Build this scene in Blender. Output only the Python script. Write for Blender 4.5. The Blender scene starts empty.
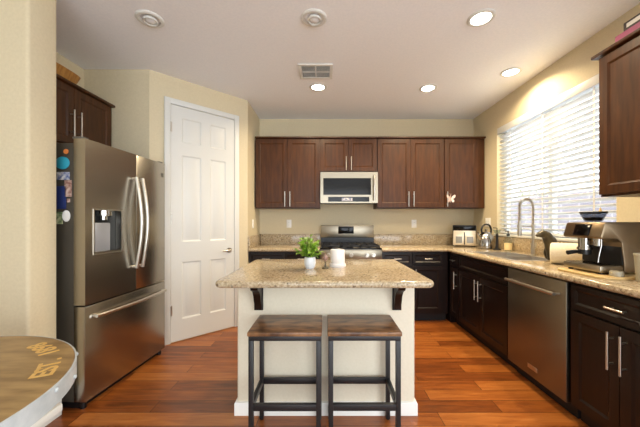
import bpy, bmesh, math, random
from mathutils import Vector, Matrix
random.seed(7)
C = bpy.context.scene.collection
SC = bpy.context.scene
PI = math.pi
R = math.radians

# ------------------------------------------------------------------ camera
cam = bpy.data.cameras.new('camera')
co = bpy.data.objects.new('camera', cam)
C.objects.link(co)
co.location = (0, 0, 1.24)
co.rotation_euler = (R(90), 0, 0)
cam.sensor_width = 36
cam.lens = 292.5 / 640 * 36
cam.shift_x = -6 / 640
cam.shift_y = 8.5 / 640
cam.clip_start = 0.05
SC.camera = co

# ------------------------------------------------------------------ world and exposure
SC.view_settings.view_transform = 'Standard'
SC.view_settings.look = 'None'
SC.view_settings.exposure = 1.6
SC.view_settings.gamma = 1
SC.view_settings.use_curve_mapping = False
w = bpy.data.worlds.new('sky')
SC.world = w
w.use_nodes = True
nt = w.node_tree
bg = nt.nodes['Background']
bg.inputs['Color'].default_value = (0.89, 0.965, 1.05, 1)
bg.inputs['Strength'].default_value = 1.9


def area(name, loc, rot, sx, sy, power=0, col=(1, 1, 1), portal=False, shape='RECTANGLE'):
    l = bpy.data.lights.new(name, 'AREA')
    l.shape = shape
    l.size = sx
    l.size_y = sy
    l.energy = power
    l.color = col
    if shape == 'DISK':
        l.spread = R(150)
    if portal:
        l.cycles.is_portal = True
    o = bpy.data.objects.new(name, l)
    C.objects.link(o)
    o.location = loc
    o.rotation_euler = rot
    return o


# daylight enters by the kitchen window and by two unseen openings added for light
area('daylight_window', (2.33, 2.90, 1.745), (0, R(90), 0), 1.32, 1.50, portal=True)
area('daylight_added_rear_gap', (0.2, -3.95, 1.3), (R(90), 0, 0), 3.0, 2.4, portal=True)  # portal at the added opening in the rear wall
area('daylight_added_side_gap', (2.2, -1.55, 1.35), (0, R(90), 0), 2.4, 4.1, portal=True)  # portal at the added side opening, out of view


# ------------------------------------------------------------------ materials
def srgb(r, g, b):
    f = lambda c: (c / 255 / 12.92) if c / 255 <= 0.04045 else ((c / 255 + 0.055) / 1.055) ** 2.4
    return (f(r), f(g), f(b), 1)


def mat(name, col, rough=0.5, metal=0.0, **kw):
    m = bpy.data.materials.new(name)
    m.use_nodes = True
    b = m.node_tree.nodes['Principled BSDF']
    b.inputs['Base Color'].default_value = col
    b.inputs['Roughness'].default_value = rough
    b.inputs['Metallic'].default_value = metal
    for k, v in kw.items():
        b.inputs[k].default_value = v
    return m


def N(m, t, **kw):
    n = m.node_tree.nodes.new(t)
    for k, v in kw.items():
        if k in n.inputs:
            n.inputs[k].default_value = v
        else:
            setattr(n, k, v)
    return n


def L(m, a, b):
    m.node_tree.links.new(a, b)


def bsdf(m):
    return m.node_tree.nodes['Principled BSDF']


def coords(m, scale=(1, 1, 1), kind='Object'):
    tc = N(m, 'ShaderNodeTexCoord')
    mp = N(m, 'ShaderNodeMapping')
    mp.inputs['Scale'].default_value = scale
    L(m, tc.outputs[kind], mp.inputs['Vector'])
    return mp.outputs['Vector']


def ramp(m, fac, stops):
    r = N(m, 'ShaderNodeValToRGB')
    e = r.color_ramp.elements
    while len(e) < len(stops):
        e.new(0.5)
    for i, (p, c) in enumerate(stops):
        e[i].position = p
        e[i].color = c
    L(m, fac, r.inputs['Fac'])
    return r.outputs['Color']


def bump(m, fac, strength=0.1, dist=0.01):
    b = N(m, 'ShaderNodeBump')
    b.inputs['Strength'].default_value = strength
    b.inputs['Distance'].default_value = dist
    L(m, fac, b.inputs['Height'])
    L(m, b.outputs['Normal'], bsdf(m).inputs['Normal'])


def textured(name, c1, c2, scale, rough=0.5, metal=0.0, stretch=(1, 1, 1), bmp=0.0, detail=4, lo=0.35, hi=0.65, **kw):
    m = mat(name, c1, rough, metal, **kw)
    n = N(m, 'ShaderNodeTexNoise', Scale=scale, Detail=detail)
    L(m, coords(m, stretch), n.inputs['Vector'])
    L(m, ramp(m, n.outputs['Fac'], [(lo, c1), (hi, c2)]), bsdf(m).inputs['Base Color'])
    if bmp:
        bump(m, n.outputs['Fac'], bmp)
    return m


M = {}
M['wall'] = textured('wall_paint', srgb(212, 198, 165), srgb(217, 203, 170), 60, 0.7, bmp=0.06)
M['ceiling'] = textured('ceiling_paint', srgb(243, 245, 249), srgb(248, 249, 252), 60, 0.8, bmp=0.05)
M['white'] = mat('white_paint', srgb(222, 222, 216), 0.35)
M['island'] = textured('island_paint', srgb(224, 214, 190), srgb(228, 218, 195), 60, 0.6, bmp=0.06)
M['white_plastic'] = mat('white_plastic', srgb(245, 243, 236), 0.3)
M['blind'] = mat('blind_slat', srgb(218, 219, 219), 0.45)
M['cab'] = textured('dark_cherry', srgb(60, 33, 13), srgb(80, 46, 19), 6, 0.4, stretch=(6, 6, 0.7), detail=6, **{'Specular IOR Level': 0.32})
M['cab_base'] = textured('dark_cherry_shaded', srgb(20, 10, 6), srgb(29, 14, 8), 6, 0.34, stretch=(6, 6, 0.7), detail=6, **{'Specular IOR Level': 0.35})  # wall cabinet wood again, with the shade lower down painted into its colour
M['toe'] = mat('toe_kick', srgb(22, 13, 10), 0.6)
M['nickel'] = mat('brushed_nickel', srgb(205, 200, 190), 0.28, 1.0)
M['chrome'] = mat('chrome', srgb(176, 172, 166), 0.16, 1.0)
M['black'] = mat('black_plastic', srgb(18, 18, 19), 0.35)
M['iron'] = mat('cast_iron', srgb(20, 20, 21), 0.5)
M['glass_black'] = mat('black_glass', srgb(10, 9, 9), 0.12, **{'Specular IOR Level': 0.25})
M['dark_grey'] = mat('dark_grey_enamel', srgb(92, 88, 80), 0.4)
M['fridge_side'] = mat('fridge_side_enamel', srgb(66, 60, 50), 0.4)
M['sink'] = mat('satin_sink_steel', srgb(205, 202, 198), 0.4, 0.85)
M['stool_metal'] = mat('black_powder_coat', srgb(30, 29, 30), 0.4)


def steel(name, col, rough, stretch):
    m = mat(name, col, rough, 1.0)
    n = N(m, 'ShaderNodeTexNoise', Scale=8.0, Detail=3.0)
    L(m, coords(m, stretch), n.inputs['Vector'])
    mr = N(m, 'ShaderNodeMapRange')
    mr.inputs['To Min'].default_value = rough - 0.004
    mr.inputs['To Max'].default_value = rough + 0.004
    L(m, n.outputs['Fac'], mr.inputs['Value'])
    L(m, mr.outputs['Result'], bsdf(m).inputs['Roughness'])
    return m


M['steel'] = steel('stainless_steel', srgb(176, 170, 158), 0.27, (40, 40, 1))
M['steel_h'] = steel('stainless_steel_horizontal', srgb(160, 150, 132), 0.32, (1, 1, 40))
M['steel_dw'] = steel('warm_stainless_steel', srgb(136, 126, 110), 0.4, (1, 1, 40))

# granite
m = mat('granite', srgb(190, 165, 125), 0.1)
v = coords(m)
n1 = N(m, 'ShaderNodeTexNoise', Scale=70.0, Detail=5.0, Roughness=0.7)
n2 = N(m, 'ShaderNodeTexVoronoi', Scale=85.0)
n3 = N(m, 'ShaderNodeTexNoise', Scale=6.0, Detail=2.0)
for n in (n1, n2, n3):
    L(m, v, n.inputs['Vector'])
base = ramp(m, n1.outputs['Fac'], [(0.32, srgb(52, 44, 38)), (0.43, srgb(140, 120, 94)), (0.52, srgb(186, 168, 136)), (0.66, srgb(216, 204, 180))])
vor = ramp(m, n2.outputs['Color'], [(0.12, srgb(56, 47, 40)), (0.24, srgb(170, 148, 114)), (0.75, srgb(192, 174, 142)), (0.92, srgb(222, 212, 192))])
mx = N(m, 'ShaderNodeMixRGB')
mx.inputs['Fac'].default_value = 0.5
L(m, base, mx.inputs['Color1'])
L(m, vor, mx.inputs['Color2'])
L(m, mx.outputs['Color'], bsdf(m).inputs['Base Color'])
M['granite'] = m

# plank floor, boards run along X
m = mat('wood_floor', srgb(150, 80, 40), 0.28)
v = coords(m)
br = N(m, 'ShaderNodeTexBrick', offset=0.37, offset_frequency=2)
br.inputs['Scale'].default_value = 1.0
br.inputs['Brick Width'].default_value = 1.15
br.inputs['Row Height'].default_value = 0.127
br.inputs['Mortar Size'].default_value = 0.0022
br.inputs['Mortar Smooth'].default_value = 0.3
br.inputs['Bias'].default_value = -0.1
br.inputs['Color1'].default_value = (0, 0, 0, 1)
br.inputs['Color2'].default_value = (1, 1, 1, 1)
br.inputs['Mortar'].default_value = (0.5, 0.5, 0.5, 1)
L(m, v, br.inputs['Vector'])
mp = N(m, 'ShaderNodeMapping')
mp.inputs['Scale'].default_value = (1.6, 14, 1)
L(m, v, mp.inputs['Vector'])
# shift the grain per board
addv = N(m, 'ShaderNodeVectorMath', operation='MULTIPLY_ADD')
addv.inputs[1].default_value = (7, 13, 0)
L(m, br.outputs['Color'], addv.inputs[0])
L(m, mp.outputs['Vector'], addv.inputs[2])
g = N(m, 'ShaderNodeTexNoise', Scale=1.8, Detail=6.0, Roughness=0.62, Distortion=0.6)
L(m, addv.outputs['Vector'], g.inputs['Vector'])
mixf = N(m, 'ShaderNodeMixRGB')
mixf.inputs['Fac'].default_value = 0.68
L(m, br.outputs['Color'], mixf.inputs['Color1'])
L(m, g.outputs['Fac'], mixf.inputs['Color2'])
colr = ramp(m, mixf.outputs['Color'], [(0.22, srgb(92, 46, 18)), (0.40, srgb(136, 72, 28)), (0.56, srgb(166, 96, 40)), (0.76, srgb(192, 122, 60))])
mo = N(m, 'ShaderNodeMixRGB', blend_type='MIX')
mo.inputs['Color2'].default_value = srgb(50, 24, 12)
L(m, br.outputs['Fac'], mo.inputs['Fac'])
L(m, colr, mo.inputs['Color1'])
L(m, mo.outputs['Color'], bsdf(m).inputs['Base Color'])
bump(m, g.outputs['Fac'], 0.12, 0.01)
M['floor'] = m

# stool seat: rustic mottled brown board
m = textured('rustic_board', srgb(74, 47, 30), srgb(160, 114, 72), 9, 0.34, stretch=(1, 2.2, 1), detail=5, lo=0.36, hi=0.68)
M['seat'] = m
M['barrel'] = textured('weathered_wood', srgb(128, 100, 60), srgb(166, 136, 88), 5, 0.4, stretch=(1.2, 5, 1), detail=5)
M['bounce'] = textured('pale_bounce_layer', srgb(205, 198, 186), srgb(220, 214, 204), 200, 0.95)  # for the added floor layer that reflects light upward
M['gold'] = mat('gold_paint', srgb(214, 172, 96), 0.45)
M['galv'] = textured('pale_painted_metal', srgb(172, 180, 182), srgb(196, 202, 203), 14, 0.45)
M['leaf'] = textured('leaf_green', srgb(84, 136, 34), srgb(168, 200, 70), 30, 0.45)
M['stem'] = mat('stem_green', srgb(80, 110, 45), 0.6)
M['soil'] = mat('potting_soil', srgb(55, 40, 28), 0.9)
M['ceramic'] = mat('white_ceramic', srgb(232, 234, 236), 0.2)
M['canister'] = mat('white_enamel', srgb(240, 234, 228), 0.3)
M['bronze'] = textured('dark_bronze', srgb(58, 52, 40), srgb(92, 82, 58), 12, 0.35, metal=0.3)
M['paper'] = textured('paper_towel', srgb(240, 228, 200), srgb(246, 236, 212), 90, 0.9, bmp=0.1)
M['card'] = mat('cardboard_core', srgb(150, 120, 85), 0.9)
M['bronze_app'] = mat('taupe_brushed_metal', srgb(128, 110, 86), 0.3, 0.85)
M['board'] = textured('pale_bamboo', srgb(206, 172, 112), srgb(220, 190, 132), 9, 0.4, stretch=(1, 12, 1))
M['cup'] = mat('grey_stoneware', srgb(176, 168, 146), 0.4)
M['trough'] = textured('golden_wood', srgb(150, 98, 36), srgb(190, 136, 62), 8, 0.4, stretch=(1, 6, 1))
M['pink'] = mat('pink_cover', srgb(170, 84, 120), 0.5)
M['boxdark'] = mat('dark_box', srgb(70, 62, 60), 0.5)
M['label_white'] = mat('white_print', srgb(235, 232, 225), 0.5)
M['lilac'] = mat('lilac_print', srgb(140, 110, 160), 0.5)
M['teal'] = mat('teal_enamel', srgb(48, 150, 172), 0.35)
M['orange'] = mat('orange_print', srgb(214, 124, 62), 0.4)
M['navy'] = mat('navy_print', srgb(38, 52, 104), 0.4)
M['photo_pink'] = textured('photo_print', srgb(130, 84, 70), srgb(206, 180, 165), 40, 0.4)
M['photo_blue'] = textured('photo_print_blue', srgb(80, 96, 140), srgb(220, 215, 210), 40, 0.4)
M['photo_green'] = textured('photo_print_green', srgb(70, 100, 60), srgb(190, 190, 150), 40, 0.4)
M['toaster'] = mat('cream_steel', srgb(226, 216, 196), 0.3, 0.5)
M['toaster_win'] = mat('grey_window', srgb(128, 126, 118), 0.15)
M['amber'] = mat('cream_label', srgb(236, 214, 160), 0.6)
M['rose'] = mat('rose_metal', srgb(225, 190, 165), 0.3, 0.8)
M['red_bulb'] = textured('brown_stone', srgb(110, 70, 56), srgb(180, 150, 138), 60, 0.3)
M['brick'] = None


def glass(name, col=(1, 1, 1, 1), rough=0.0):
    m = bpy.data.materials.new(name)
    m.use_nodes = True
    t = m.node_tree
    t.nodes.clear()
    o = t.nodes.new('ShaderNodeOutputMaterial')
    mixs = t.nodes.new('ShaderNodeMixShader')
    tr = t.nodes.new('ShaderNodeBsdfTransparent')
    tr.inputs['Color'].default_value = col
    gl = t.nodes.new('ShaderNodeBsdfGlossy')
    gl.inputs['Roughness'].default_value = rough
    fr = t.nodes.new('ShaderNodeFresnel')
    fr.inputs['IOR'].default_value = 1.45
    ge = t.nodes.new('ShaderNodeNewGeometry')
    sb = t.nodes.new('ShaderNodeMath')
    sb.operation = 'SUBTRACT'
    sb.inputs[0].default_value = 1.0
    mu = t.nodes.new('ShaderNodeMath')
    mu.operation = 'MULTIPLY'
    t.links.new(ge.outputs['Backfacing'], sb.inputs[1])
    t.links.new(fr.outputs[0], mu.inputs[0])
    t.links.new(sb.outputs[0], mu.inputs[1])
    t.links.new(mu.outputs[0], mixs.inputs[0])
    t.links.new(tr.outputs[0], mixs.inputs[1])
    t.links.new(gl.outputs[0], mixs.inputs[2])
    t.links.new(mixs.outputs[0], o.inputs[0])
    return m


M['pane'] = glass('window_glass', (0.95, 0.97, 0.97, 1))
M['clear'] = glass('clear_glass', (0.85, 0.9, 0.9, 1))
M['smoke'] = glass('smoked_plastic', (0.62, 0.64, 0.67, 1))

m = mat('concrete_block', srgb(170, 160, 166), 0.9)
br = N(m, 'ShaderNodeTexBrick')
br.inputs['Scale'].default_value = 1.0
br.inputs['Brick Width'].default_value = 0.4
br.inputs['Row Height'].default_value = 0.2
br.inputs['Mortar Size'].default_value = 0.012
br.inputs['Color1'].default_value = srgb(124, 116, 121)
br.inputs['Color2'].default_value = srgb(138, 130, 135)
br.inputs['Mortar'].default_value = srgb(168, 160, 164)
tc = N(m, 'ShaderNodeTexCoord')
sx = N(m, 'ShaderNodeSeparateXYZ')
cx = N(m, 'ShaderNodeCombineXYZ')
L(m, tc.outputs['Object'], sx.inputs[0])
L(m, sx.outputs['Y'], cx.inputs['X'])
L(m, sx.outputs['Z'], cx.inputs['Y'])
L(m, cx.outputs[0], br.inputs['Vector'])
L(m, br.outputs['Color'], bsdf(m).inputs['Base Color'])
M['block'] = m
M['gravel'] = textured('gravel', srgb(112, 106, 96), srgb(136, 128, 118), 40, 0.9)
M['shrub'] = textured('pale_shrub', srgb(120, 140, 100), srgb(170, 182, 140), 12, 0.8)

m = mat('lamp_lens', (1, 1, 1, 1), 0.5)
bsdf(m).inputs['Emission Color'].default_value = (1.0, 0.95, 0.84, 1)
bsdf(m).inputs['Emission Strength'].default_value = 6.0
M['lamp_on'] = m
m = mat('clock_digits', (0, 0, 0, 1), 0.5)
bsdf(m).inputs['Emission Color'].default_value = (1.0, 0.45, 0.1, 1)
bsdf(m).inputs['Emission Strength'].default_value = 0.9
M['digits'] = m


# ------------------------------------------------------------------ mesh builder
class B:
    def __init__(s):
        s.bm = bmesh.new()

    def _merge(s, b2, mx=None):
        if mx is not None:
            b2.transform(mx)
        me = bpy.data.meshes.new('t')
        b2.to_mesh(me)
        b2.free()
        s.bm.from_mesh(me)
        bpy.data.meshes.remove(me)
        return s

    def box(s, x0, x1, y0, y1, z0, z1, bev=0.0, seg=2, mx=None):
        b = bmesh.new()
        bmesh.ops.create_cube(b, size=1)
        for v in b.verts:
            v.co = Vector(((x0 + x1) / 2 + v.co.x * (x1 - x0), (y0 + y1) / 2 + v.co.y * (y1 - y0), (z0 + z1) / 2 + v.co.z * (z1 - z0)))
        if bev:
            bmesh.ops.bevel(b, geom=b.edges[:], offset=bev, segments=seg, affect='EDGES', profile=0.5)
        return s._merge(b, mx)

    def cyl(s, p0, p1, r, r2=None, seg=24, bev=0.0):
        p0, p1 = Vector(p0), Vector(p1)
        d = p1 - p0
        b = bmesh.new()
        bmesh.ops.create_cone(b, cap_ends=True, segments=seg, radius1=r, radius2=r if r2 is None else r2, depth=d.length)
        if bev:
            es = [e for e in b.edges if all(len(f.verts) > 4 for f in e.link_faces) is False and any(len(f.verts) > 4 for f in e.link_faces)]
            bmesh.ops.bevel(b, geom=es, offset=bev, segments=2, affect='EDGES', profile=0.5)
        q = d.to_track_quat('Z', 'Y').to_matrix().to_4x4()
        return s._merge(b, Matrix.Translation((p0 + p1) / 2) @ q)

    def lathe(s, prof, c=(0, 0, 0), seg=32, mx=None):
        b = bmesh.new()
        rings = []
        for (r, z) in prof:
            if r < 1e-6:
                rings.append([b.verts.new((0, 0, z))])
            else:
                rings.append([b.verts.new((r * math.cos(2 * PI * i / seg), r * math.sin(2 * PI * i / seg), z)) for i in range(seg)])
        for a, d in zip(rings, rings[1:]):
            for i in range(seg):
                j = (i + 1) % seg
                if len(a) == 1 and len(d) == 1:
                    continue
                if len(a) == 1:
                    b.faces.new((a[0], d[i], d[j]))
                elif len(d) == 1:
                    b.faces.new((a[i], a[j], d[0]))
                else:
                    b.faces.new((a[i], a[j], d[j], d[i]))
        bmesh.ops.recalc_face_normals(b, faces=b.faces[:])
        t = Matrix.Translation(Vector(c))
        return s._merge(b, t if mx is None else t @ mx)

    def tube(s, pts, r, seg=12, sm=0, flat=None):
        """sweep a circle (radius or list of radii) along points; sm>0 resamples a Catmull-Rom curve"""
        pts = [Vector(p) for p in pts]
        rs = [r] * len(pts) if not isinstance(r, (list, tuple)) else list(r)
        if sm:
            P, Q = [], []
            for i in range(len(pts) - 1):
                p0, p1, p2, p3 = pts[max(i - 1, 0)], pts[i], pts[i + 1], pts[min(i + 2, len(pts) - 1)]
                for k in range(sm):
                    t = k / sm
                    P.append(0.5 * ((2 * p1) + (p2 - p0) * t + (2 * p0 - 5 * p1 + 4 * p2 - p3) * t * t + (3 * p1 - p0 - 3 * p2 + p3) * t ** 3))
                    tt = t * t * (3 - 2 * t)
                    Q.append(rs[i] * (1 - tt) + rs[i + 1] * tt)
            P.append(pts[-1])
            Q.append(rs[-1])
            pts, rs = P, Q
        b = bmesh.new()
        rings = []
        up = None
        for i, p in enumerate(pts):
            t = (pts[min(i + 1, len(pts) - 1)] - pts[max(i - 1, 0)]).normalized()
            if up is None:
                up = Vector((0, 0, 1)) if abs(t.z) < 0.9 else Vector((1, 0, 0))
            n = (up - t * up.dot(t)).normalized()
            up = n
            bb = t.cross(n)
            fl = flat or (1, 1)
            rings.append([b.verts.new(p + (n * math.cos(2 * PI * k / seg) * fl[0] + bb * math.sin(2 * PI * k / seg) * fl[1]) * rs[i]) for k in range(seg)])
        for a, d in zip(rings, rings[1:]):
            for k in range(seg):
                j = (k + 1) % seg
                b.faces.new((a[k], a[j], d[j], d[k]))
        b.faces.new(rings[0][::-1])
        b.faces.new(rings[-1])
        bmesh.ops.recalc_face_normals(b, faces=b.faces[:])
        return s._merge(b)

    def prism(s, poly, z0, z1, bev=0.0, seg=3, mx=None, which=None):
        """extrude a 2D polygon (x,y) from z0 to z1; bevel the edges chosen by which(edge)"""
        b = bmesh.new()
        lo = [b.verts.new((x, y, z0)) for x, y in poly]
        hi = [b.verts.new((x, y, z1)) for x, y in poly]
        n = len(poly)
        b.faces.new(lo[::-1])
        b.faces.new(hi)
        for i in range(n):
            j = (i + 1) % n
            b.faces.new((lo[i], lo[j], hi[j], hi[i]))
        bmesh.ops.recalc_face_normals(b, faces=b.faces[:])
        if bev:
            es = [e for e in b.edges if which is None or which(e)]
            bmesh.ops.bevel(b, geom=es, offset=bev, segments=seg, affect='EDGES', profile=0.5)
        return s._merge(b, mx)

    def front(s, w, h, t, panels, x0=0, z0=0, y0=0, mould=0.012, rec=0.008, ring=0.0, raise_=0.0, rise=0.0):
        """a slab w x h x t with recessed panels cut in its front (-y) face"""
        b = bmesh.new()
        xs = sorted(set([0, w] + [p[0] for p in panels] + [p[1] for p in panels]))
        zs = sorted(set([0, h] + [p[2] for p in panels] + [p[3] for p in panels]))
        V = {}

        def v(x, y, z):
            k = (round(x, 5), round(y, 5), round(z, 5))
            if k not in V:
                V[k] = b.verts.new((x0 + x, y0 + y, z0 + z))
            return V[k]

        def rect(a, y, q=None):
            return [v(a[0], y, a[2]), v(a[1], y, a[2]), v(a[1], y, a[3]), v(a[0], y, a[3])]

        def loop(r1, r2):
            for i in range(4):
                j = (i + 1) % 4
                b.faces.new((r1[i], r1[j], r2[j], r2[i]))
        for i in range(len(xs) - 1):
            for j in range(len(zs) - 1):
                c = (xs[i], xs[i + 1], zs[j], zs[j + 1])
                cxm, czm = (c[0] + c[1]) / 2, (c[2] + c[3]) / 2
                if not any(p[0] < cxm < p[1] and p[2] < czm < p[3] for p in panels):
                    b.faces.new(rect(c, 0))
        sh = lambda a, d: (a[0] + d, a[1] - d, a[2] + d, a[3] - d)
        for p in panels:
            p = tuple(p[:4])
            # outline has to follow the grid lines it crosses
            xi = [x for x in xs if p[0] <= x <= p[1]]
            zi = [z for z in zs if p[2] <= z <= p[3]]
            r0 = rect(p, 0)
            a1 = sh(p, mould)
            r1 = rect(a1, rec)
            if len(xi) == 2 and len(zi) == 2:
                loop(r0, r1)
            else:
                bot = [v(x, 0, p[2]) for x in xi]
                top = [v(x, 0, p[3]) for x in xi]
                lef = [v(p[0], 0, z) for z in zi]
                rig = [v(p[1], 0, z) for z in zi]
                b.faces.new(bot + [r1[1], r1[0]])
                b.faces.new(rig + [r1[2], r1[1]])
                b.faces.new(top[::-1] + [r1[3], r1[2]])
                b.faces.new(lef[::-1] + [r1[0], r1[3]])
            if ring:
                a2 = sh(a1, ring)
                r2 = rect(a2, rec)
                loop(r1, r2)
                r3 = rect(sh(a2, rise), rec - raise_)
                loop(r2, r3)
                b.faces.new(r3)
            else:
                b.faces.new(r1)
        bk = [v(0, t, 0), v(w, t, 0), v(w, t, h), v(0, t, h)]
        b.faces.new(bk[::-1])
        b.faces.new([v(x, 0, 0) for x in xs][::-1] + [bk[0], bk[1]])
        b.faces.new([v(x, 0, h) for x in xs] + [bk[2], bk[3]])
        b.faces.new([v(0, 0, z) for z in zs] + [bk[3], bk[0]])
        b.faces.new([v(w, 0, z) for z in zs][::-1] + [bk[1], bk[2]])
        bmesh.ops.recalc_face_normals(b, faces=b.faces[:])
        return s._merge(b)

    def slab(s, quads, z0, z1, bev, cond):
        """quads: list of (x0,x1,y0,y1) that share corners; extruded as one slab with rounded edges where cond(mid)"""
        b = bmesh.new()
        V = {}

        def v(x, y):
            k = (round(x, 4), round(y, 4))
            if k not in V:
                V[k] = b.verts.new((x, y, z1))
            return V[k]
        fs = [b.faces.new((v(a, c), v(d, c), v(d, e), v(a, e))) for a, d, c, e in quads]
        ret = bmesh.ops.extrude_face_region(b, geom=fs)
        for g in ret['geom']:
            if isinstance(g, bmesh.types.BMVert):
                g.co.z = z0
        bmesh.ops.recalc_face_normals(b, faces=b.faces[:])
        es = []
        for e in b.edges:
            a, d = e.verts[0].co, e.verts[1].co
            if len(e.link_faces) == 2 and abs(e.link_faces[0].normal.dot(e.link_faces[1].normal)) < 0.5 and cond((a + d) / 2, abs(a.z - d.z) > 1e-4):
                es.append(e)
        bmesh.ops.bevel(b, geom=es, offset=bev, segments=4, affect='EDGES', profile=0.5)
        return s._merge(b)

    def build(s, name, material, parent=None, loc=None, rotz=0, smooth=True, label=None):
        me = bpy.data.meshes.new(name)
        s.bm.normal_update()
        if smooth:
            for f in s.bm.faces:
                f.smooth = True
            for e in s.bm.edges:
                if len(e.link_faces) == 2 and e.calc_face_angle(0) > R(32):
                    e.smooth = False
        s.bm.to_mesh(me)
        s.bm.free()
        me.materials.append(material)
        o = bpy.data.objects.new(name, me)
        C.objects.link(o)
        if parent:
            o.parent = parent
        if loc:
            o.location = loc
        o.rotation_euler = (0, 0, rotz)
        if label:
            o['label'] = label
        return o


def tag(o, label, cat, group=None):
    o['label'] = label
    o['category'] = cat
    if group:
        o['group'] = group
    return o


def thing(name, label, cat, loc=(0, 0, 0), rotz=0, group=None):
    o = bpy.data.objects.new(name, None)
    o.empty_display_size = 0.1
    C.objects.link(o)
    o.location = loc
    o.rotation_euler = (0, 0, rotz)
    return tag(o, label, cat, group)


def struct(name, b, m, **kw):
    o = b.build(name, m, **kw)
    o['kind'] = 'structure'
    return o


def dup(root, loc, rotz, label):
    r = root.copy()
    C.objects.link(r)
    r.location = loc
    r.rotation_euler = (0, 0, rotz)
    r['label'] = label
    for ch in list(root.children):
        c = ch.copy()
        C.objects.link(c)
        c.parent = r
        for g in list(ch.children):
            d = g.copy()
            C.objects.link(d)
            d.parent = c
    return r


# ------------------------------------------------------------------ room shell
XR, YB, ZC = 2.135, 4.235, 2.73
XL = -2.363
AX, AY, BX, BY = -1.726, 2.858, -0.961, 3.591
RX0, RY0 = -4.4, -4.0          # far side of the room behind the camera

struct('floor', B().box(RX0, XR + 0.15, RY0, YB + 0.15, -0.1, 0), M['floor'])
struct('floor_bounce', B().box(RX0, XR, RY0, -0.9, 0, 0.012), M['bounce'])  # unseen pale layer added to bounce light onto the ceiling
struct('ceiling', B().box(RX0 - .15, XR + 0.15, RY0 - .15, YB + 0.15, ZC, ZC + 0.1), M['ceiling'])
struct('wall_back', B().box(BX - 0.1, XR + 0.15, YB, YB + 0.15, 0, ZC), M['wall'])
WY0, WY1, WZ0, WZ1 = 2.15, 3.65, 1.085, 2.405
b = B()
b.box(XR, XR + 0.15, 0.5, YB, 0, WZ0)
b.box(XR, XR + 0.15, 0.5, YB, WZ1, ZC)
b.box(XR, XR + 0.15, 0.5, WY0, WZ0, WZ1)
# unseen tall opening, added behind the camera to let daylight in
b.box(XR, XR + 0.15, RY0, -3.6, 0, ZC)
b.box(XR, XR + 0.15, -3.6, 0.5, 0, 0.15)
b.box(XR, XR + 0.15, -3.6, 0.5, 2.55, ZC)
b.box(XR, XR + 0.15, WY1, YB, WZ0, WZ1)
struct('wall_right', b, M['wall'])
dx, dy = BX - AX, BY - AY
DL = math.hypot(dx, dy)
TH = math.atan2(dy, dx)
# the corner pantry: return wall, diagonal door wall and the wall beside the fridge, one skin
b = B().prism([(BX, YB), (BX, BY), (AX, AY), (XL, AY), (XL, AY + 0.12), (AX - 0.05, AY + 0.12), (BX - 0.12, BY + 0.05), (BX - 0.12, YB)], 0, ZC)
struct('wall_pantry', b, M['wall'])
struct('wall_left', B().box(XL - 0.12, XL, 1.872, AY + 0.12, 0, ZC), M['wall'])
struct('wall_partition', B().prism([(RX0, 1.684), (-1.716, 1.684), (-1.716, 1.872), (RX0, 1.872)], 0, ZC, bev=0.018, seg=4,
       which=lambda e: abs(e.verts[0].co.z - e.verts[1].co.z) > 1 and e.verts[0].co.x > -2), M['wall'])
struct('wall_far_left', B().box(RX0 - 0.12, RX0, RY0, 1.875, 0, ZC), M['wall'])
b = B()
b.box(RX0, -1.3, RY0 - 0.12, RY0, 0, ZC)
b.box(1.7, XR, RY0 - 0.12, RY0, 0, ZC)
b.box(-1.3, 1.7, RY0 - 0.12, RY0, 2.5, ZC)  # opening beneath is unseen, added to bring daylight in from behind
struct('wall_rear', b, M['wall'])
struct('baseboard_partition', B().box(RX0, -1.703, 1.671, 1.885, 0, 0.1), M['white'])
b = B()
b.box(0, 0.118, -0.012, 0, 0, 0.1)
b.box(DL - 0.112, DL, -0.012, 0, 0, 0.1)
struct('baseboard_pantry', b, M['white'], loc=(AX, AY, 0), rotz=TH)

# pantry door
struct('trim_1', B().box(0.128, 0.186, -0.022, 0, 0, 2.505, .004).box(0.877, 0.938, -0.022, 0, 0, 2.505, .004).box(0.184, 0.879, -0.022, 0, 2.447, 2.505, .004),
       M['white'], loc=(AX, AY, 0), rotz=TH)
W_ = 0.685
px = [(0.105, 0.305), (0.40, 0.585)]
pz = [(0.215, 0.81), (1.02, 1.925), (2.055, 2.315)]
door = struct('door_1', B().front(W_, 2.43, 0.012, [(a, c, d, e) for a, c in px for d, e in pz], mould=0.014, rec=0.009, ring=0.012, rise=0.02, raise_=0.007),
              M['white'], loc=(AX + 0.189 * math.cos(TH) + 0.0135 * math.sin(TH), AY + 0.189 * math.sin(TH) - 0.0135 * math.cos(TH), 0.012), rotz=TH)
for hz in (0.32, 1.26, 2.2):
    B().box(-0.006, 0.012, -0.004, 0.004, hz - 0.05, hz + 0.05).cyl((-0.002, -0.006, hz - 0.05), (-0.002, -0.006, hz + 0.05), 0.006).build('hinge', M['nickel'], door)
B().cyl((0.622, 0, 0.9), (0.622, -0.008, 0.9), 0.03).cyl((0.622, -0.008, 0.9), (0.622, -0.045, 0.9), 0.011).tube([(0.622, -0.045, 0.9), (0.58, -0.05, 0.9), (0.53, -0.047, 0.897)], [0.011, 0.01, 0.008], sm=4).build('door_handle', M['nickel'], door)

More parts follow.
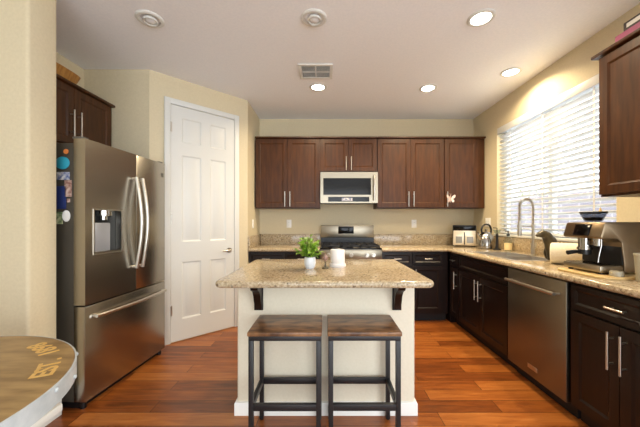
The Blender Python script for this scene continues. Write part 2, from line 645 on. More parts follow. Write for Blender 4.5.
# window: frame, mullion, glass, sill, blind
b = B()
fx0, fx1 = XR + 0.09, XR + 0.14
b.box(fx0, fx1, WY0, WY0 + 0.05, WZ0, WZ1).box(fx0, fx1, WY1 - 0.05, WY1, WZ0, WZ1)
b.box(fx0, fx1, WY0 + .05, WY1 - .05, WZ0, WZ0 + 0.05).box(fx0, fx1, WY0 + .05, WY1 - .05, WZ1 - 0.05, WZ1)
b.box(fx0, fx1, 2.875, 2.925, WZ0 + .05, WZ1 - .05)
win = struct('window_1', b, M['white'])
B().box(XR + 0.112, XR + 0.116, WY0 + .05, 2.875, WZ0 + .05, WZ1 - .05).box(XR + 0.112, XR + 0.116, 2.925, WY1 - .05, WZ0 + .05, WZ1 - .05).build('window_pane', M['pane'], win)
struct('trim_2', B().box(XR - 0.03, XR + 0.09, WY0 - 0.03, WY1 + 0.03, WZ0 - 0.017, WZ0 + 0.008, .005), M['white'])
bl = thing('window_blind', 'white horizontal slat blind over the kitchen window', 'blind', (XR + 0.045, WY0, WZ0))
WW = WY1 - WY0
B().box(-0.035, 0.035, 0.006, WW - 0.006, 1.255, 1.315, .004).box(-0.047, -0.037, 0.003, WW - 0.003, 1.24, 1.318, .003).build('headrail', M['blind'], bl)
tilt = Matrix.Rotation(R(24), 4, 'Y')
sl0 = None
for i in range(23):
    z = 0.078 + i * 0.0512
    if sl0 is None:
        sl0 = B().box(-0.025, 0.025, 0.008, WW - 0.008, -0.002, 0.002, mx=tilt).build('slat', M['blind'], bl)
        sl0.location = (0, 0, z)
    else:
        s2 = sl0.copy()
        C.objects.link(s2)
        s2.parent = bl
        s2.location = (0, 0, z)
B().box(-0.026, 0.026, 0.008, WW - 0.008, 0.02, 0.045, .004).build('bottom_rail', M['blind'], bl)
for y in (0.2, 0.76, 1.27):
    B().box(-0.0275, -0.0265, y - 0.008, y + 0.008, 0.04, 1.24).build('ladder_tape', M['blind'], bl)
B().cyl((-0.06, 0.11, 0.26), (-0.06, 0.11, 1.26), 0.0015, seg=6).build('lift_cord', M['blind'], bl)
B().lathe([(0, 0), (0.012, 0.004), (0.01, 0.02), (0.003, 0.04), (0, 0.04)], (-0.06, 0.11, 0.225), seg=12).build('cord_tassel', M['board'], bl, label='wooden cord tassel')

# outdoors, seen through the slats
struct('ground', B().box(XR + 0.15, 9, -2, 14, -0.15, -0.05), M['gravel'])
fence = B().box(4.5, 4.65, -1, 13, -0.05, 1.72).box(4.47, 4.68, -1, 13, 1.72, 1.78).build('garden_wall', M['block'])
tag(fence, 'grey block garden wall outside the kitchen window', 'garden wall')
for i, (y, z, r, lb) in enumerate([(5.4, 1.9, 0.55, 'pale shrub beyond the garden wall, left in the window'), (7.6, 2.0, 0.75, 'larger pale shrub beyond the garden wall, near the window mullion')]):
    b = B()
    for k in range(420):
        d = Vector((random.gauss(0, 1), random.gauss(0, 1), random.gauss(0, 1))).normalized() * r * random.uniform(0.6, 1)
        p = Vector((0, 0, 1.35)) + Vector((d.x * 0.8, d.y, d.z))
        a = Vector((random.gauss(0, 1), random.gauss(0, 1), random.gauss(0, 1))).normalized() * 0.09
        c = a.cross(d).normalized() * 0.035
        vs = [b.bm.verts.new(p + q) for q in (-a, c, a, -c)]
        b.bm.faces.new(vs)
    t = thing('shrub', lb, 'shrub', (5.4, y, -0.05))
    t.scale = (1, 1, z / 1.9)
    b.build('foliage', M['shrub'], t)
    B().cyl((0, 0, 0), (0, 0, 1.3), 0.04, 0.025).build('trunk', M['stem'], t)

# ------------------------------------------------------------------ ceiling fittings
for i, (x, y, on, lb) in enumerate([
        (-1.292, 2.147, 0, 'unlit recessed ceiling light nearest the fridge'),
        (-0.088, 2.136, 0, 'unlit recessed ceiling light in front of the air vent'),
        (1.132, 2.136, 1, 'lit recessed ceiling light nearest the camera, at right'),
        (1.835, 2.905, 1, 'lit recessed ceiling light close to the window wall'),
        (1.134, 3.252, 1, 'lit recessed ceiling light in front of the right wall cabinets'),
        (-0.088, 3.228, 1, 'lit recessed ceiling light right behind the air vent')]):
    t = thing('ceiling_light', lb, 'ceiling light', (x, y, ZC), 0, 'recessed ceiling lights')
    if on:
        B().lathe([(0.066, 0), (0.095, 0), (0.095, -0.004), (0.088, -0.009), (0.07, -0.009), (0.066, -0.003), (0.066, 0)]).build('trim_ring', M['white'], t)
        B().lathe([(0, -0.001), (0.068, -0.001), (0.068, -0.004), (0, -0.0045)]).build('lens', M['lamp_on'], t)
        lo = area('lamp_glow', (0, 0, -0.012), (0, 0, 0), 0.13, 0.13, 6.0, (1.0, 0.80, 0.52), shape='DISK')
        lo.parent = t
    else:
        B().lathe([(0.064, 0), (0.095, 0), (0.095, -0.005), (0.086, -0.012), (0.07, -0.012), (0.064, -0.004), (0.064, 0)]).build('trim_ring', M['white'], t)
        tl = Matrix.Rotation(R(28), 4, 'Y')
        B().lathe([(0.045, 0.0), (0.05, -0.004), (0.05, -0.018), (0.044, -0.02), (0.04, -0.008), (0, -0.004)], (0.004, 0, -0.004)).build('gimbal', M['white'], t)
        B().lathe([(0, -0.003), (0.034, -0.003), (0.034, -0.014), (0.02, -0.02), (0, -0.021)], (0.004, 0, -0.004)).build('bulb', M['ceramic'], t)
t = thing('ceiling_vent', 'white rectangular air vent with louvres on the ceiling', 'vent', (-0.1, 2.89, ZC))
B().box(-0.165, 0.165, -0.14, -0.11, -0.012, 0, .003).box(-0.165, 0.165, 0.11, 0.14, -0.012, 0, .003).box(-0.165, -0.135, -0.11, 0.11, -0.012, 0, .003).box(0.135, 0.165, -0.11, 0.11, -0.012, 0, .003).box(-0.006, 0.006, -0.11, 0.11, -0.011, 0).box(-.135, .135, -.006, .006, -.011, 0).build('frame', M['white'], t)
B().box(-0.135, 0.135, -0.11, 0.11, -0.002, 0).build('backing', M['dark_grey'], t)
lv = Matrix.Rotation(R(40), 4, 'X')
s0 = B().box(-0.134, 0.134, -0.007, 0.007, -0.0008, 0.0008, mx=lv).build('louvre', M['white'], t)
for i in range(14):
    y = -0.102 + i * 0.0155
    s2 = s0 if i == 0 else s0.copy()
    if i:
        C.objects.link(s2)
        s2.parent = t
    s2.location = (0, y, -0.0065)


# ------------------------------------------------------------------ cabinets
def bar_handle(parent, x, z, y, ln, vert=True, r=0.006):
    b = B()
    a = 0.5 * ln
    o = 0.032
    if vert:
        b.cyl((x, y - o, z - a), (x, y - o, z + a), r, seg=12)
        for q in (-a * 0.66, a * 0.66):
            b.cyl((x, y, z + q), (x, y - o, z + q), r * 0.8, seg=10)
    else:
        b.cyl((x - a, y - o, z), (x + a, y - o, z), r, seg=12)
        for q in (-a * 0.66, a * 0.66):
            b.cyl((x + q, y, z), (x + q, y - o, z), r * 0.8, seg=10)
    return b.build('handle', M['nickel'], parent)


def cab_door(parent, x0, x1, z0, z1, m, handle=None, hl=0.2, name='door', frame=0.055):
    g = 0.0025
    o = B().front(x1 - x0 - 2 * g, z1 - z0 - 2 * g, 0.019, [(frame, x1 - x0 - 2 * g - frame, frame, z1 - z0 - 2 * g - frame)], x0=x0 + g, z0=z0 + g, y0=-0.02, mould=0.012, rec=0.009).build(name, m, parent)
    if handle:
        kind, hx, hz = handle
        bar_handle(o, hx, hz, -0.02, hl, kind == 'v')
    return o


def crown(t, w, d, h, m, left=0.0, right=0.0):
    B().prism([(-left, -0.045), (w + right, -0.045), (w + right, d), (-left, d)], h, h + 0.022, bev=0.006, seg=2).build('crown_moulding', m, t)


def wall_cab(label, loc, rotz, w, d, h, doors, group, left=0.0, right=0.0, hl=0.2):
    t = thing('wall_cabinet', label, 'cabinet', loc, rotz, group)
    B().box(0, w, 0, d, 0, h).build('body', M['cab'], t)
    for dr in doors:
        cab_door(t, *dr, hl=hl)
    crown(t, w, d, h, M['cab'], left, right)
    return t


UY = 3.905 + 0.02            # body front of the back wall cabinets
UZ, UH = 1.425, 0.93
UD = YB - UY - 0.001
GU = 'wall cabinets along the back wall'
mc = M['cab']


def two(w, h, hz=0.12):
    return [(0.004, w / 2, 0.012, h - 0.006, mc, ('v', w / 2 - 0.034, hz)), (w / 2, w - 0.004, 0.012, h - 0.006, mc, ('v', w / 2 + 0.034, hz))]


wall_cab('dark cherry two-door wall cabinet left of the microwave', (-0.945, UY, UZ), 0, 0.865, UD, UH, two(0.865, UH), GU)
wall_cab('short dark cherry two-door wall cabinet above the microwave', (-0.08, UY, 1.905), 0, 0.765, UD, UZ + UH - 1.905, two(0.765, UZ + UH - 1.905, 0.115), GU, hl=0.18)
wall_cab('dark cherry two-door wall cabinet right of the microwave', (0.685, UY, UZ), 0, 0.895, UD, UH, two(0.895, UH), GU)
wall_cab('narrow single-door wall cabinet in the back right corner', (1.58, UY, UZ), 0, 0.545, UD, UH, [(0.004, 0.46, 0.012, UH - 0.006, mc, ('v', 0.032, 0.12))], GU)
# above the fridge, facing +X
wall_cab('dark cherry two-door cabinet high above the fridge', (-2.074 - 0.02, 1.96, 1.86), R(90), 0.89, 0.26, 0.49, [(0.0, 0.45, 0.012, 0.486, mc, ('v', 0.416, 0.185)), (0.45, 0.87, 0.012, 0.486, mc, ('v', 0.486, 0.185))], None, hl=0.215)
# right wall, facing -X, near the camera
wall_cab('dark cherry wall cabinet beside the window at right edge', (1.805 + 0.02, 1.94, 1.405), R(-90), 0.76, XR - 1.826, 0.92, [(0.004, 0.38, 0.012, 0.914, mc, ('v', 0.35, 0.12)), (0.38, 0.756, 0.012, 0.914, mc, ('v', 0.41, 0.12))], None, left=0.03)

# base cabinets
mb = M['cab_base']
XF = 1.517          # door face of the right run
YF = 3.617          # door face of the back run
CT = 0.875          # underside of the worktop


def base_cab(label, loc, rotz, wd, d, fronts, group, name='base_cabinet', x_lo=0.0):
    t = thing(name, label, 'cabinet', loc, rotz, group)
    if 'under the sink' in label:
        z1 = CT - 0.001
        B().box(x_lo, wd, 0, d, 0.1, 0.14).box(x_lo, 0.018, 0, d, 0.14, z1).box(wd - 0.018, wd, 0, d, 0.14, z1).box(0.018, wd - 0.018, 0, 0.02, 0.14, z1).box(0.018, wd - 0.018, d - 0.012, d, 0.14, z1).build('body', mb, t)
    else:
        B().box(x_lo, wd, 0, d, 0.1, CT - 0.001).build('body', mb, t)
    B().box(x_lo, wd, 0.06, d, 0, 0.1).build('toe_kick', M['toe'], t)
    for kind, x0, x1, z0, z1, h in fronts:
        cab_door(t, x0, x1, z0, z1, mb, h, hl=0.09 if kind == 'drawer' and (x1 - x0) < 0.5 else (0.1 if kind == 'drawer' else 0.2), name=kind, frame=0.028 if kind != 'door' else 0.055)
    return t


GB = 'base cabinets of the kitchen'
dD = YB - YF - 0.022
base_cab('dark base cabinet in the corner left of the range', (-0.957, YF + 0.02, 0), 0, 0.875, dD,
         [('drawer', 0.004, 0.44, 0.71, 0.86, ('h', 0.22, 0.785)), ('drawer', 0.44, 0.87, 0.71, 0.86, ('h', 0.655, 0.785)), ('door', 0.004, 0.44, 0.115, 0.7, ('v', 0.41, 0.56)), ('door', 0.44, 0.87, 0.115, 0.7, ('v', 0.47, 0.56))], GB)
base_cab('dark one-drawer base cabinet just right of the range', (0.69, YF + 0.02, 0), 0, 0.38, dD,
         [('drawer', 0.004, 0.376, 0.71, 0.86, ('h', 0.19, 0.785)), ('door', 0.004, 0.376, 0.115, 0.7, ('v', 0.345, 0.56))], GB)
base_cab('dark one-drawer base cabinet on the back wall beside the inner corner', (1.07, YF + 0.02, 0), 0, 0.444, dD,
         [('drawer', 0.004, 0.376, 0.71, 0.86, ('h', 0.19, 0.785)), ('door', 0.004, 0.376, 0.115, 0.7, ('v', 0.035, 0.56))], GB)
dR = XR - XF - 0.022
base_cab('narrow dark base cabinet in the inner corner, one drawer over one door', (XF + 0.02, 3.585, 0), R(-90), 0.23, dR,
         [('drawer', 0.004, 0.226, 0.71, 0.86, ('h', 0.115, 0.785)), ('door', 0.004, 0.226, 0.115, 0.7, ('v', 0.185, 0.56))], GB)
base_cab('wide dark double-door base cabinet under the sink', (XF + 0.02, 3.354, 0), R(-90), 0.912, dR,
         [('false_drawer', 0.004, 0.908, 0.71, 0.86, None), ('door', 0.004, 0.456, 0.115, 0.7, ('v', 0.422, 0.56)), ('door', 0.456, 0.908, 0.115, 0.7, ('v', 0.49, 0.56))], GB)
base_cab('dark base cabinet right of the dishwasher, nearest the camera', (XF + 0.02, 1.832, 0), R(-90), 0.64, dR,
         [('drawer', 0.018, 0.622, 0.71, 0.86, ('h', 0.32, 0.785)), ('door', 0.018, 0.32, 0.115, 0.7, ('v', 0.286, 0.56)), ('door', 0.32, 0.622, 0.115, 0.7, ('v', 0.354, 0.56))], GB)
# blind corner behind the two runs
cb = B().box(XF + 0.022, XR - 0.002, YF, YB - 0.002, 0, CT - 0.001).build('corner_cabinet', mb)
tag(cb, 'dark blind corner cabinet closed in under the corner worktop', 'cabinet', GB)

# ------------------------------------------------------------------ worktops
XE, YE = XR - 0.652, YB - 0.652
SX0, SX1, SY0, SY1 = 1.60, 1.965, 2.47, 3.17
G_ = 0.001
t = thing('countertop', 'speckled beige granite L-shaped worktop with backsplash, right of the range', 'countertop', (0, 0, 0))
xs = [XE, SX0, SX1, XR - G_]
quads = [(0.69, XE, YE, YB - G_)]
ys = [1.19, SY0, SY1, YE, YB - G_]
for i in range(3):
    for j in range(4):
        if not (i == 1 and j == 1):
            quads.append((xs[i], xs[i + 1], ys[j], ys[j + 1]))
quads[0:1] = [(0.69, XE, YE, YB - G_)]
B().slab(quads, CT, 0.914, 0.016, lambda mm, vert: (not vert) and ((abs(mm.x - XE) < 0.002 and mm.y < YE + 0.01) or (abs(mm.y - YE) < 0.002 and mm.x < XE + 0.01) or abs(mm.y - 1.19) < 0.002)).build('slab', M['granite'], t)
B().box(0.69, XR - 0.025, YB - 0.023, YB - 0.001, 0.914, 1.066, .003).box(XR - 0.023, XR - 0.001, 1.19, YB - 0.001, 0.914, 1.066, .003).build('backsplash', M['granite'], t)
t = thing('countertop', 'short granite worktop with backsplash left of the range', 'countertop', (0, 0, 0))
B().slab([(BX + 0.001, -0.078, YE, YB - G_)], CT, 0.914, 0.016, lambda mm, vert: (not vert) and abs(mm.y - YE) < 0.002).build('slab', M['granite'], t)
B().box(BX + 0.023, -0.078, YB - 0.023, YB - 0.001, 0.914, 1.066, .003).box(BX + 0.001, BX + 0.023, YE + 0.005, YB - 0.001, 0.914, 1.066, .003).build('backsplash', M['granite'], t)

# island
t = thing('kitchen_island', 'cream painted kitchen island base with white baseboard', 'island', (0, 1.885, 0))
B().prism([(-0.573, 0), (0.573, 0), (0.573, 0.66), (-0.573, 0.66)], 0, CT - 0.001, bev=0.012, seg=3, which=lambda e: abs(e.verts[0].co.z - e.verts[1].co.z) > 0.5).build('body', M['island'], t)
B().prism([(-0.587, -0.014), (0.587, -0.014), (0.587, 0.674), (-0.587, 0.674)], 0, 0.085, bev=0.01, seg=2, which=lambda e: abs(e.verts[0].co.z - e.verts[1].co.z) < 1e-4 and e.verts[0].co.z > 0.05).build('baseboard', M['white_plastic'], t)
prof = [(0, 0), (-0.15, 0), (-0.15, -0.02), (-0.135, -0.027), (-0.128, -0.045), (-0.11, -0.052), (-0.085, -0.065), (-0.06, -0.095), (-0.045, -0.135), (-0.033, -0.16), (-0.03, -0.19), (0, -0.19)]
for sx in (-0.432, 0.455):
    b = B()
    mx = Matrix.Translation((sx - 0.022, 0, CT - 0.002)) @ Matrix(((0, 0, 1, 0), (1, 0, 0, 0), (0, 1, 0, 0), (0, 0, 0, 1)))
    b.prism(prof, 0, 0.044, mx=mx)
    b.box(sx - 0.028, sx + 0.028, -0.012, 0, CT - 0.2, CT - 0.002)
    b.build('corbel', M['cab_base'], t)
b = B()
rc = 0.05
poly = []
for (cx_, cy_, a0) in ((-0.62 + rc, 1.60 + rc, 180), (0.606 - rc, 1.60 + rc, 270), (0.606 - rc, 2.58 - rc, 0), (-0.62 + rc, 2.58 - rc, 90)):
    for k in range(7):
        a = R(a0 + 15 * k)
        poly.append((cx_ + rc * math.cos(a), cy_ + rc * math.sin(a)))
b.prism(poly, CT, 0.914, bev=0.0175, seg=4, which=lambda e: abs(e.verts[0].co.z - e.verts[1].co.z) < 1e-4)
tag(b.build('island_countertop', M['granite']), 'speckled beige granite slab with rounded edge on top of the island', 'countertop')

# ------------------------------------------------------------------ fridge
frot = math.atan2(0.849, 0.058)
t = thing('refrigerator', 'stainless French-door refrigerator with bottom freezer and door dispenser', 'refrigerator', (-1.583, 1.922, 0), frot)
FW = 0.851
B().box(0.006, FW - 0.006, 0.085, 0.74, 0.045, 1.765, .006).build('body', M['fridge_side'], t)
B().box(0.02, FW - 0.02, 0.05, 0.7, 0.0, 0.045).build('base_grille', M['black'], t)
for fx_ in (0.03, FW - 0.03):
    B().cyl((fx_, 0.04, 0), (fx_, 0.04, 0.045), 0.018).build('foot', M['black'], t)
FS = 0.468
ld = B().front(FS - 0.003, 1.10, 0.08, [(0.061, 0.316, 0.325, 0.64)], x0=0, z0=0.69, y0=0.0, mould=0.004, rec=0.06).build('door', M['steel'], t)
rd = B().box(FS + 0.003, FW, 0, 0.08, 0.69, 1.79, .005).build('door', M['steel'], t)
fz = B().box(0, FW, 0, 0.08, 0.05, 0.68, .006).build('freezer_drawer', M['steel'], t)
B().box(0.0, 0.05, 0.02, 0.09, 1.79, 1.805, .003).build('hinge_cover', M['dark_grey'], t)
B().box(FW - 0.05, FW, 0.02, 0.09, 1.79, 1.805, .003).build('hinge_cover', M['dark_grey'], t)


def bow(p0, p1, out, r):
    p0, p1 = Vector(p0), Vector(p1)
    pts, n = [], 14
    for i in range(n + 1):
        u = i / n
        p = p0.lerp(p1, u)
        o = 0.03 + out * math.sin(PI * u)
        p.y = p0.y - o
        pts.append(p)
    b = B().tube(pts, r, seg=12)
    d = (p1 - p0).normalized() * 0.012
    b.cyl(p0 + d, (p0.x + d.x, p0.y - 0.032, p0.z + d.z), r * 0.9).cyl(p1 - d, (p1.x - d.x, p1.y - 0.032, p1.z - d.z), r * 0.9)
    return b


bow((FS - 0.035, 0, 0.87), (FS - 0.035, 0, 1.60), 0.045, 0.012).build('door_handle', M['nickel'], ld)
bow((FS + 0.035, 0, 0.87), (FS + 0.035, 0, 1.60), 0.045, 0.012).build('door_handle', M['nickel'], rd)
bow((0.055, 0, 0.605), (FW - 0.035, 0, 0.605), 0.03, 0.012).build('drawer_handle', M['nickel'], fz)
B().box(0.061, 0.316, -0.004, 0.0, 1.015, 1.023).box(0.061, 0.316, -0.004, 0, 1.322, 1.33).box(0.061, 0.069, -0.004, 0, 1.023, 1.322).box(0.308, 0.316, -0.004, 0, 1.023, 1.322).build('dispenser_frame', M['nickel'], ld)
B().box(0.067, 0.31, 0.05, 0.058, 1.022, 1.323).build('dispenser_back', M['black'], ld)
B().box(0.10, 0.235, 0.022, 0.05, 1.03, 1.235, .008).build('dispenser_paddle', mat('silver_plastic', srgb(170, 172, 176), 0.35, 0.4), ld)
B().cyl((0.18, 0.024, 1.285), (0.18, 0.024, 1.322), 0.048, seg=28).cyl((0.18, 0.03, 1.255), (0.18, 0.03, 1.285), 0.024).build('dispenser_spout', M['chrome'], ld)
B().box(0.067, 0.31, 0.004, 0.058, 1.019, 1.03).build('drip_tray', M['steel_h'], ld)
B().box(FW - 0.055, FW - 0.028, -0.0015, 0, 1.66, 1.695).build('badge', M['dark_grey'], rd)

# magnets on the fridge side: local side plane x = 0.006
ML = [  # px, py, half-width m, half-height m, material, shape, name, label, category
    (66.3, 151.5, 0.017, 0.017, 'orange', 'disc', 'round orange fridge magnet, topmost on the fridge side'),
    (62.7, 163, 0.050, 0.042, 'teal', 'oval', 'teal oval fridge magnet below the orange one'),
    (63.5, 176, 0.045, 0.026, 'photo_blue', 'box', 'wide picture magnet below the teal oval'),
    (68.4, 188.5, 0.025, 0.055, 'photo_pink', 'box', 'tall brownish picture magnet on the fridge side near the door'),
    (60.5, 197.5, 0.042, 0.075, 'navy', 'box', 'tall navy blue magnet next to the partition wall'),
    (66.5, 216, 0.028, 0.038, 'label_white', 'oval', 'white oval fridge magnet, lowest near the door'),
    (58.8, 218, 0.03, 0.04, 'photo_green', 'box', 'small green picture magnet beside the white oval'),
    (68.8, 200.5, 0.011, 0.012, 'photo_pink', 'box', 'tiny picture magnet under the tall brownish one')]
fm = Matrix.Translation((-1.583, 1.922, 0)) @ Matrix.Rotation(frot, 4, 'Z')
fmi = fm.inverted()
for u, v_, hw, hh, mk, sh, lb in ML:
    # point of the fridge side that carries the magnet
    o_ = fmi @ Vector((0, 0, 1.24))
    d_ = (fmi.to_3x3() @ Vector(((u - 326) / 292.5, 1, (222 - v_) / 292.5)))
    k = (0.0035 - o_.x) / d_.x
    p = o_ + d_ * k
    b = B()
    if sh == 'box':
        b.box(-0.004, 0, -hw, hw, -hh, hh, .0015)
    else:
        b.lathe([(0, 0), (1, 0), (1, 0.003), (0.93, 0.005), (0, 0.006)], seg=36)
        b.bm.transform(Matrix(((0, 0, -1, 0), (hw, 0, 0, 0), (0, hh, 0, 0), (0, 0, 0, 1))))
        bmesh.ops.recalc_face_normals(b.bm, faces=b.bm.faces[:])
    o = b.build('fridge_magnet', M[mk], None, loc=fm @ p, rotz=frot)
    tag(o, lb, 'magnet', 'magnets on the fridge side')

# ------------------------------------------------------------------ range and microwave
RX, RW = 0.305, 0.752
t = thing('gas_range', 'stainless gas range with black grates and backguard', 'stove', (RX - RW / 2, 3.545, 0))
RD = YB - 3.545 - 0.004
B().box(0, RW, 0.03, RD, 0.08, 0.905, .004).build('body', M['steel'], t)
B().box(0.02, RW - 0.02, 0.07, RD, 0, 0.08).build('base', M['black'], t)
B().box(0, RW, 0.02, RD - 0.06, 0.905, 0.922, .004).build('cooktop', M['glass_black'], t)
bgd = B().box(0, RW, RD - 0.06, RD, 0.905, 1.02).build('backguard', M['black'], t)
B().box(0, RW, RD - 0.075, RD, 1.02, 1.195, .008).build('backguard_panel', M['steel_h'], bgd, label='stainless backguard panel')
dsp = B().box(0.245, 0.465, RD - 0.078, RD - 0.074, 1.075, 1.178, .002).build('display', M['glass_black'], bgd)
cp = B().box(0, RW, -0.005, 0.03, 0.79, 0.9, .006).build('control_panel', M['steel_h'], t)
for kx in (0.105, 0.185, 0.376, 0.565, 0.645):
    B().cyl((kx, -0.005, 0.84), (kx, -0.015, 0.84), 0.026, seg=24).cyl((kx, -0.015, 0.84), (kx, -0.042, 0.84), 0.02, 0.017, seg=24).build('knob', M['nickel'], t)
od = B().front(RW, 0.56, 0.03, [(0.11, RW - 0.11, 0.14, 0.4)], z0=0.215, y0=-0.003, mould=0.003, rec=0.003).build('oven_door', M['steel_h'], t)
B().box(0.115, RW - 0.115, -0.002, -0.0005, 0.36, 0.61).build('oven_window', M['glass_black'], od)
B().cyl((0.05, -0.05, 0.735), (RW - 0.05, -0.05, 0.735), 0.012).cyl((0.08, -0.003, 0.735), (0.08, -0.05, 0.735), 0.009).cyl((RW - 0.08, -0.003, 0.735), (RW - 0.08, -0.05, 0.735), 0.009).build('handle', M['nickel'], od)
B().box(0, RW, -0.003, 0.03, 0.085, 0.205, .005).build('drawer', M['steel_h'], t)
for gx in (0.02, 0.262, 0.504):
    b = B()
    gw, y0, y1 = 0.228, 0.04, RD - 0.10
    for yy in (y0, (y0 + y1) / 2 - 0.006, y1 - 0.012):
        b.box(gx, gx + gw, yy, yy + 0.012, 0.935, 0.955, .002)
    for xx in (gx, gx + gw / 2 - 0.006, gx + gw - 0.012):
        b.box(xx, xx + 0.012, y0, y1, 0.938, 0.954, .002)
    for yy in (y0, y1 - 0.012):
        for xx in (gx, gx + gw - 0.012):
            b.box(xx, xx + 0.012, yy, yy + 0.012, 0.921, 0.94)
    b.build('grate', M['iron'], t)
    for yy in (y0 + 0.13, y1 - 0.13):
        B().lathe([(0, 0.9215), (0.045, 0.9215), (0.045, 0.93), (0.03, 0.934), (0.03, 0.94), (0, 0.941)], (gx + gw / 2, yy, 0)).build('burner', M['iron'], t)

t = thing('microwave', 'stainless over-the-range microwave below the short wall cabinet', 'microwave', (-0.073, 3.83, 1.489))
MW, MH = 0.752, 0.405
B().box(0, MW, 0.03, YB - 3.83 - 0.004, 0.012, MH).build('body', M['dark_grey'], t)
md = B().front(MW, MH, 0.03, [(0.036, 0.665, 0.105, 0.327), (0.1, 0.64, 0.016, 0.082)], mould=0.002, rec=0.003).build('door', M['steel_h'], t)
B().box(0.039, 0.662, 0.0005, 0.0025, 0.108, 0.324).build('window', M['glass_black'], md)
B().box(0.103, 0.637, 0.0005, 0.0025, 0.019, 0.079).build('control_strip', M['glass_black'], md)
B().box(0.28, 0.42, -0.0003, 0.0004, 0.028, 0.068).build('display', M['photo_blue'], md)
bow((0.70, 0, 0.035), (0.70, 0, 0.355), 0.015, 0.011).build('handle', M['nickel'], md)
B().box(0.05, MW - 0.05, 0.06, 0.3, 0.0, 0.012).build('vent_grille', M['black'], t)

# dishwasher, faces -X
t = thing('dishwasher', 'built-in stainless dishwasher between sink cabinet and near cabinet', 'dishwasher', (XF, 2.439, 0), R(-90))
DW = 0.6
B().box(0.003, DW - 0.003, 0.03, 0.6, 0.1, CT - 0.003).build('tub', M['dark_grey'], t)
dd = B().box(0.004, DW - 0.004, -0.004, 0.03, 0.1, 0.862, .004).build('door', M['steel_dw'], t)
B().box(0.004, DW - 0.004, 0.07, 0.5, 0, 0.1).build('toe_kick', M['toe'], t)
b = B().cyl((0.045, -0.048, 0.775), (DW - 0.045, -0.048, 0.775), 0.012)
for hx in (0.06, DW - 0.06):
    b.cyl((hx, -0.004, 0.775), (hx, -0.048, 0.775), 0.009)
b.build('handle', M['nickel'], dd)
B().box(0.245, 0.345, -0.006, -0.004, 0.155, 0.187, .001).build('badge', M['nickel'], dd, label='bright rectangular badge')

# ------------------------------------------------------------------ sink and faucet
t = thing('kitchen_sink', 'stainless double-bowl sink set into the granite under the window', 'sink', (0, 0, 0))


def bowl(x0, x1, y0, y1, zt, zb):
    b = B()
    w_ = 0.004
    b.box(x0, x1, y0, y1, zb, zb + w_)
    b.box(x0, x0 + w_, y0, y1, zb, zt).box(x1 - w_, x1, y0, y1, zb, zt)
    b.box(x0, x1, y0, y0 + w_, zb, zt).box(x0, x1, y1 - w_, y1, zb, zt)
    return b


SM = 2.80
e = 0.002
for y0, y1 in ((SY0 + e, SM - 0.012), (SM + 0.012, SY1 - e)):
    bo = bowl(SX0 + e, SX1 - e, y0, y1, 0.912, 0.70).build('bowl', M['sink'], t)
    B().lathe([(0, 0.7045), (0.04, 0.7045), (0.04, 0.707), (0.03, 0.707), (0, 0.7055)], ((SX0 + SX1) / 2 + 0.05, (y0 + y1) / 2, 0)).build('drain', M['chrome'], bo)
B().box(SX0 + e, SX1 - e, SM - 0.012, SM + 0.012, 0.80, 0.908, .004).build('divider', M['sink'], t)
q = 0.016
B().box(SX0 - q, SX0 + 0.004, SY0 - q, SY1 + q, 0.9145, 0.9175, .001).box(SX1 - 0.004, SX1 + q, SY0 - q, SY1 + q, 0.9145, 0.9175, .001).box(SX0 + 0.004, SX1 - 0.004, SY0 - q, SY0 + 0.004, 0.9145, 0.9175, .001).box(SX0 + 0.004, SX1 - 0.004, SY1 - 0.004, SY1 + q, 0.9145, 0.9175, .001).build('rim', M['sink'], t)

fx, fy = 2.025, 2.86
t = thing('kitchen_faucet', 'tall spring-neck pull-down faucet in brushed nickel behind the sink', 'faucet', (fx, fy, 0.914))
B().cyl((0, 0, 0), (0, 0, 0.012), 0.03, bev=.003).cyl((0, 0, 0.01), (0, 0, 0.12), 0.02).build('base', M['nickel'], t)
B().cyl((0, 0, 0.12), (0, 0, 0.30), 0.013).build('riser', M['nickel'], t)
path = [(0, 0, 0.12), (0, 0, 0.25), (0, 0, 0.38)]
AR = 0.066
for k in range(1, 13):
    a = PI * k / 12
    path.append((-AR + AR * math.cos(a), 0, 0.47 + AR * 1.25 * math.sin(a)))
path[2] = (0, 0, 0.44)
path += [(-2 * AR, 0, 0.40), (-2 * AR, 0, 0.33)]
B().tube(path, 0.008, seg=10, sm=4).build('hose', M['dark_grey'], t)
# coil spring around the hose
pp = [Vector(p) for p in path[1:]]
seg_l = [0]
for a, c in zip(pp, pp[1:]):
    seg_l.append(seg_l[-1] + (c - a).length)
tot = seg_l[-1]
coil = []
turns = 60
n = turns * 8
for i in range(n + 1):
    s_ = tot * i / n
    j = max(k for k in range(len(seg_l)) if seg_l[k] <= s_ + 1e-9)
    j = min(j, len(pp) - 2)
    u = (s_ - seg_l[j]) / (seg_l[j + 1] - seg_l[j])
    p = pp[j].lerp(pp[j + 1], u)
    tg = (pp[j + 1] - pp[j]).normalized()
    n1_ = Vector((0, 1, 0))
    n2_ = tg.cross(n1_)
    a = 2 * PI * i / 8
    coil.append(p + (n1_ * math.cos(a) + n2_ * math.sin(a)) * 0.0115)
B().tube(coil, 0.0032, seg=6).build('spring', M['nickel'], t)
B().cyl((-2 * AR, 0, 0.34), (-2 * AR, 0, 0.22), 0.014, 0.019).cyl((-2 * AR, 0, 0.22), (-2 * AR, 0, 0.19), 0.019, 0.017).build('spray_head', M['nickel'], t)
B().cyl((0, 0, 0.285), (-2 * AR + 0.016, 0, 0.285), 0.006).cyl((0, 0, 0.27), (0, 0, 0.30), 0.018).cyl((-2 * AR, 0, 0.275), (-2 * AR, 0, 0.295), 0.024).build('holder_arm', M['nickel'], t)
